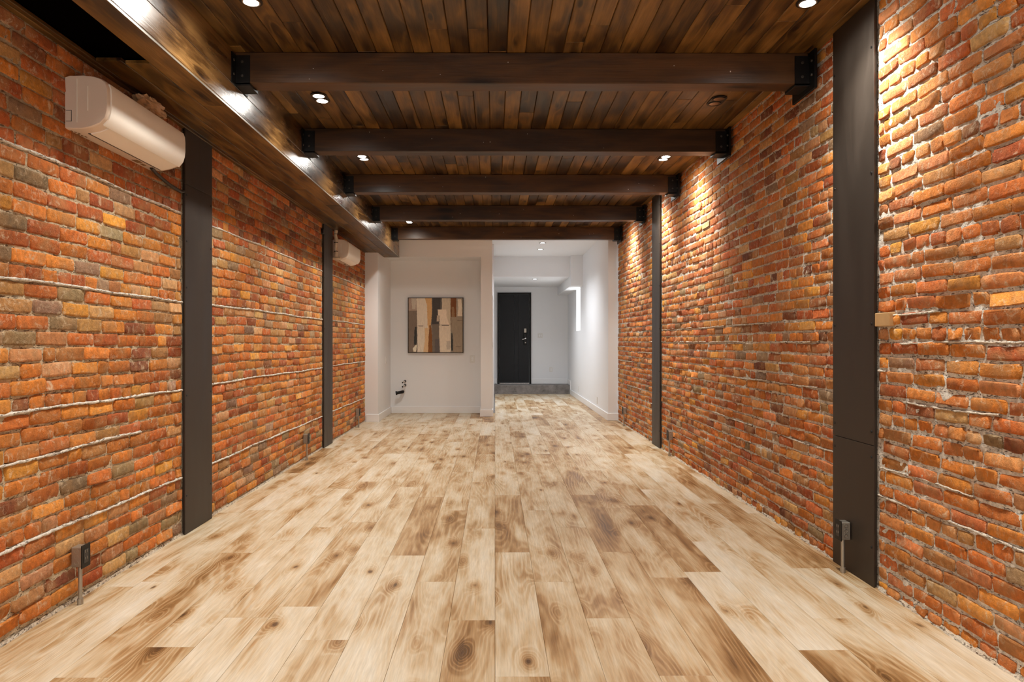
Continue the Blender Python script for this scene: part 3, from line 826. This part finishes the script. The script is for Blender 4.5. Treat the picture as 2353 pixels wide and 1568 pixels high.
# taped line set at the far unit
mb = MB(); pts = [(XL + .055 + .006 * math.sin(i * 1.3), 8.455, 2.30 + i * .0325) for i in range(11)]
mb.tube(pts, [.021 + .003 * math.sin(i * 2.2) for i in range(11)], n=10, col=lin((214, 196, 172)))
e = empty('taped_pipe', (XL + .055, 8.455, 2.28), 'white taped pipe bundle standing between the far left steel post and the far air conditioner', 'pipe')
soft(mb.build('vertical_run', M['wrap'], e), 60)
soft(MB().tube([(XL + .02, 8.46, 2.285), (XL + .05, 8.455, 2.282), (XL + .115, 8.45, 2.285)], .014, n=10, col=lin((226, 206, 180))).build('horizontal_run', M['wrap'], e))
for z in (2.36, 2.47, 2.575): soft(MB().cyl((XL + .055, 8.455, z), (XL + .055, 8.455, z + .006), .026, n=12).build('tie', M['black'], e))
o = MB().box(XL + .0, XL + .03, 7.93, 7.988, 2.50, 2.56, ch=.01).build('pipe_clamp', M['black']); tag(o, 'small black clamp on the left bricks beside the far steel post', 'clamp')

# ================================================================ OUTLET BOXES
def outlet(side, yc, label, xoff, z0=.172, gal='galv'):
    s = 1 if side == 'R' else -1; X = (XR if s > 0 else XL) - s * xoff
    e = empty('outlet_box', (X, yc, 0), label, 'outlet', 'surface outlet boxes low on the brick walls')
    y0, y1 = yc - .035, yc + .035; z1 = z0 + .105; D = .05
    bk = MB().box(X, X - s * D, y0 + .006, y1 - .006, z0 + .006, z1 - .004, ch=.003).build('back_box', M[gal], e)
    cp = MB().box(X - s * D, X - s * (D + .004), y0, y1, z0, z1 + .004, ch=.001).build('cover_plate', M['black'], e)
    m = MB(); fx = X - s * (D + .004)
    m.box(fx, fx - s * .002, yc - .017, yc + .017, z0 + .022, z1 - .02, ch=.001)
    m.build('receptacle', M['slot'], cp)
    m = MB()
    for zz in (z0 + .038, z0 + .07):
        m.box(fx - s * .002, fx - s * .003, yc - .009, yc - .006, zz, zz + .012); m.box(fx - s * .002, fx - s * .003, yc + .006, yc + .009, zz, zz + .012)
    m.build('slots', M['galv'], cp)['kind'] = 'stuff'
    xm = X - s * (D * .5)
    for k in range(3):
        z = z0 + .028 + k * .027
        mm = MB(); n = 16; v = []
        for r_, dy in ((.0105, 0), (.0105, .0015), (.008, .0015), (.008, 0)):
            for q in range(n): v.append((xm + r_ * math.cos(2 * math.pi * q / n), y0 + .006 - dy, z + r_ * math.sin(2 * math.pi * q / n)))
        F = []
        for a in range(3):
            for q in range(n): F.append((a * n + q, (a + 1) * n + q, (a + 1) * n + (q + 1) % n, a * n + (q + 1) % n))
        mm.add(v, F); mm.build('knockout', M['chrome'] if side == 'R' else M['galv'], bk)
    cx = X - s * .036
    soft(MB().cyl((cx, y0 + .018, 0), (cx, y0 + .018, z0 + .008), .0095, n=14).build('conduit', M[gal], e))
    soft(MB().cyl((cx, y0 + .018, 0), (cx, y0 + .018, .028), .0135, n=14).build('collar', M[gal], e))
    return e
outlet('L', 3.27, 'black outlet on a metal box with conduit, nearest on the left brick wall', .016)
outlet('L', 7.20, 'metal outlet box with conduit low on the left wall, just before the far steel post', .010)
outlet('L', 9.92, 'farthest metal outlet box low on the left brick wall near the white room', .010)
outlet('R', 3.70, 'outlet box with shiny knockouts and white conduit on the near right steel post', .029)
outlet('R', 7.45, 'metal outlet box on conduit low on the right wall, just before the far steel post', .010)
outlet('R', 10.07, 'farthest metal outlet box low on the right brick wall near the white pier', .010)

# ================================================================ SWITCHES AND WALL OUTLETS
def plate(name, label, cat, c, w_, h_, nrm, kind, grp='white wall plates'):
    """nrm: 'Y' faces the camera, '+X' faces right, '-X' faces left"""
    e = empty(name, c, label, cat, grp); x, y, z = c
    def bx(u0, u1, z0, z1, d0, d1, nm, mat, ch=.001):
        if nrm == 'Y': m = MB().box(x + u0, x + u1, y - d1, y - d0, z + z0, z + z1, ch=ch)
        elif nrm == '+X': m = MB().box(x + d0, x + d1, y + u0, y + u1, z + z0, z + z1, ch=ch)
        else: m = MB().box(x - d1, x - d0, y + u0, y + u1, z + z0, z + z1, ch=ch)
        return m.build(nm, mat, e)
    bx(-w_ / 2, w_ / 2, -h_ / 2, h_ / 2, 0, .007, 'plate', M['plastic'], .002)
    if kind == 'outlet':
        bx(-.017, .017, -.035, .035, .007, .0085, 'receptacle', M['trim'])
        for zz in (-.02, .014):
            for uu in (-.007, .006): bx(uu, uu + .002, zz, zz + .01, .0085, .009, 'slot', M['slot'], 0)
    else:
        n = kind
        for i in range(n):
            cx = (i - (n - 1) / 2) * .046
            bx(cx - .0175, cx + .0175, -.034, .034, .007, .0075, 'rim', M['slot'], 0)
            bx(cx - .016, cx + .016, -.032, .032, .0075, .011, 'rocker', M['trim'])
    return e
plate('wall_outlet', 'white outlet plate on the niche wall to the right of the painting', 'outlet', (-.395, 11.89, .945), .085, .13, 'Y', 'outlet')
plate('light_switch', 'white switch on the left side wall of the niche', 'switch', (-1.818, 11.37, .938), .075, .12, '+X', 1)
plate('light_switch', 'double white switch on the far wall right of the black door', 'switch', (1.108, 16.77, 1.395), .118, .12, 'Y', 2)
plate('wall_outlet', 'white outlet low on the far wall right of the black door', 'outlet', (1.375, 16.77, .56), .075, .12, 'Y', 'outlet')
plate('wall_outlet', 'white outlet low on the right hall wall, nearer the concrete step', 'outlet', (1.787, 14.55, .235), .075, .12, '-X', 'outlet')
plate('wall_outlet', 'white outlet low on the right hall wall, nearer the brick room', 'outlet', (1.787, 11.93, .22), .075, .12, '-X', 'outlet')
plate('light_switch', 'white switch on the hall side of the middle pier', 'switch', (-.047, 11.45, 1.18), .075, .12, '+X', 1)

# ================================================================ PLUMBING STUBS
e = empty('drain_stub', (-1.63, 11.89, .36), 'thick black drain elbow sticking out low on the niche wall', 'pipe')
soft(MB().tube([(-1.60, 11.89, .375), (-1.605, 11.84, .375), (-1.625, 11.80, .372), (-1.66, 11.785, .366), (-1.695, 11.78, .36)], .026, n=14).build('elbow', M['black'], e))
soft(MB().tube([(-1.690, 11.78, .36), (-1.712, 11.778, .357)], .034, n=16).build('socket', M['black'], e))
soft(MB().cyl((-1.60, 11.889, .375), (-1.60, 11.878, .375), .042, n=20).build('escutcheon', M['plastic'], e))
for z, lb in ((.560, 'upper small black water valve on the niche wall'), (.488, 'lower small black water valve on the niche wall')):
    e = empty('water_valve', (-1.565, 11.89, z), lb, 'valve', 'water valves on the niche wall')
    soft(MB().tube([(-1.565, 11.89, z), (-1.565, 11.845, z), (-1.570, 11.825, z - .006), (-1.585, 11.815, z - .016), (-1.598, 11.81, z - .022)], .009, n=10).build('stub', M['chrome'], e))
    soft(MB().cyl((-1.565, 11.885, z), (-1.565, 11.872, z), .021, n=16).build('flange', M['black'], e))
    soft(MB().cyl((-1.594, 11.812, z - .020), (-1.606, 11.806, z - .027), .012, n=12).build('cap', M['black'], e))

# ================================================================ PAINTING
PX0, PX1, PZ0, PZ1, PY = -1.512, -.55, 1.05, 2.012, 11.855
pe = empty('painting', ((PX0 + PX1) / 2, 11.885, PZ0), 'square abstract painting of vertical cream, grey and ochre strokes in a thin dark frame', 'painting')
f = .012
m = MB().box(PX0, PX0 + f, PY - .012, 11.889, PZ0, PZ1).box(PX1 - f, PX1, PY - .012, 11.889, PZ0, PZ1).box(PX0 + f, PX1 - f, PY - .012, 11.889, PZ0, PZ0 + f).box(PX0 + f, PX1 - f, PY - .012, 11.889, PZ1 - f, PZ1)
m.build('frame', M['frame'], pe)
MB().box(PX0 + f, PX1 - f, PY - .004, 11.888, PZ0 + f, PZ1 - f, lin((160, 148, 132))).build('canvas', M['canvas'], pe); canvas = bpy.data.objects['canvas']
SX = PX1 - PX0 - 2 * f
def P2(u, v): return PX0 + f + u * SX, PZ1 - f - v * SX
# strokes as (left edge points, right edge points) with v from top to bottom, in canvas fractions
S = [
 ((150, 130, 116), [(0, 0), (0, .23)], [(.15, 0), (.145, .23)]),
 ((172, 160, 144), [(.05, .02), (.07, .2)], [(.14, .0), (.13, .2)]),
 ((112, 98, 86), [(0, .23), (0, 1)], [(.16, .23), (.16, 1)]),
 ((196, 184, 166), [(.145, .0), (.155, .25), (.16, .5), (.165, 1)], [(.36, 0), (.36, .4), (.365, .7), (.36, 1)]),
 ((184, 146, 100), [(.30, 0), (.34, .12), (.35, .5), (.37, .55)], [(.43, 0), (.435, .3), (.41, .5), (.39, .58)]),
 ((190, 160, 122), [(.30, .80), (.27, 1)], [(.375, .55), (.365, 1)]),
 ((84, 78, 72), [(.43, 0), (.43, .3), (.415, .5)], [(.62, 0), (.62, .3), (.60, .5)]),
 ((62, 58, 56), [(.45, 0), (.44, .28), (.43, .40)], [(.59, .0), (.58, .28), (.55, .49)]),
 ((100, 90, 80), [(.43, .48), (.44, .7), (.44, 1)], [(.57, .5), (.58, .7), (.58, 1)]),
 ((84, 78, 76), [(.49, .80), (.48, 1)], [(.57, .76), (.58, 1)]),
 ((118, 74, 34), [(.385, .52), (.37, .75), (.36, 1)], [(.415, .50), (.435, .7), (.44, 1)]),
 ((176, 162, 140), [(.615, 0), (.615, .22), (.58, .5), (.56, .6), (.58, 1)], [(.775, 0), (.775, .3), (.775, .6), (.77, 1)]),
 ((200, 184, 164), [(.54, .21), (.545, .31), (.575, .36), (.57, .48)], [(.70, .21), (.71, .36), (.745, .48), (.75, .49)]),
 ((166, 150, 132), [(.525, .34), (.52, .42)], [(.585, .32), (.56, .43)]),
 ((194, 180, 160), [(.565, .50), (.57, .7), (.59, 1)], [(.775, .50), (.78, .7), (.78, .78)]),
 ((168, 156, 140), [(.70, .80), (.70, .94)], [(.765, .79), (.765, .95)]),
 ((108, 66, 34), [(.78, .1), (.785, .4), (.79, .5)], [(.88, 0), (.88, .35), (.83, .54)]),
 ((128, 100, 72), [(.80, .2), (.80, .42)], [(.84, .16), (.87, .46)]),
 ((150, 138, 122), [(.89, 0), (.885, .34)], [(1, 0), (1, .34)]),
 ((196, 182, 162), [(.91, .03), (.92, .2), (.905, .32)], [(.975, .02), (.99, .2), (.99, .33)]),
 ((138, 124, 106), [(.79, .55), (.83, .7), (.83, 1)], [(1, .35), (1, .7), (1, 1)]),
 ((50, 50, 48), [(.115, .54), (.105, .7), (.10, .84)], [(.15, .53), (.155, .7), (.145, .86)]),
 ((50, 50, 48), [(.79, .66), (.785, .8), (.79, .97)], [(.81, .65), (.82, .8), (.82, .97)]),
 ((204, 190, 168), [(.14, .86), (.075, .93), (.09, .99)], [(.155, .86), (.15, .93), (.14, .96)]),
 ((80, 70, 60), [(.17, .513), (.19, .520)], [(.28, .508), (.27, .515)]),
 ((80, 70, 60), [(.60, .493), (.62, .500)], [(.76, .500), (.74, .507)]),
 ((92, 80, 68), [(.90, .415), (.90, .420)], [(.99, .412), (.99, .417)]),
 ((92, 80, 68), [(.87, .90), (.88, .905)], [(.97, .895), (.96, .90)]),
]
def edge(pts, v):
    for a, b in zip(pts[:-1], pts[1:]):
        if v <= b[1]: 
            t = (v - a[1]) / max(1e-6, b[1] - a[1]); return a[0] + (b[0] - a[0]) * min(1, max(0, t))
    return pts[-1][0]
m = MB(); lay = 0
for c, Lp, Rp in S:
    lay += 1; v0 = min(Lp[0][1], Rp[0][1]); v1 = max(Lp[-1][1], Rp[-1][1]); n = max(1, int((v1 - v0) / .02)); V = []; F = []
    yy = PY - .004 - lay * .00022
    for i in range(n + 1):
        v = v0 + (v1 - v0) * i / n
        for q, pts in enumerate((Lp, Rp)):
            u = edge(pts, v) + rnd.uniform(-.004, .004); u = min(1, max(0, u)); x, z = P2(u, min(1, v)); V.append((x, yy, z))
    for i in range(n): F.append((i * 2, i * 2 + 2, i * 2 + 3, i * 2 + 1))
    m.add(V, F, lin(tuple(min(245, q * 1.22) for q in c)))
m.build('paint_strokes', M['canvas'], canvas)
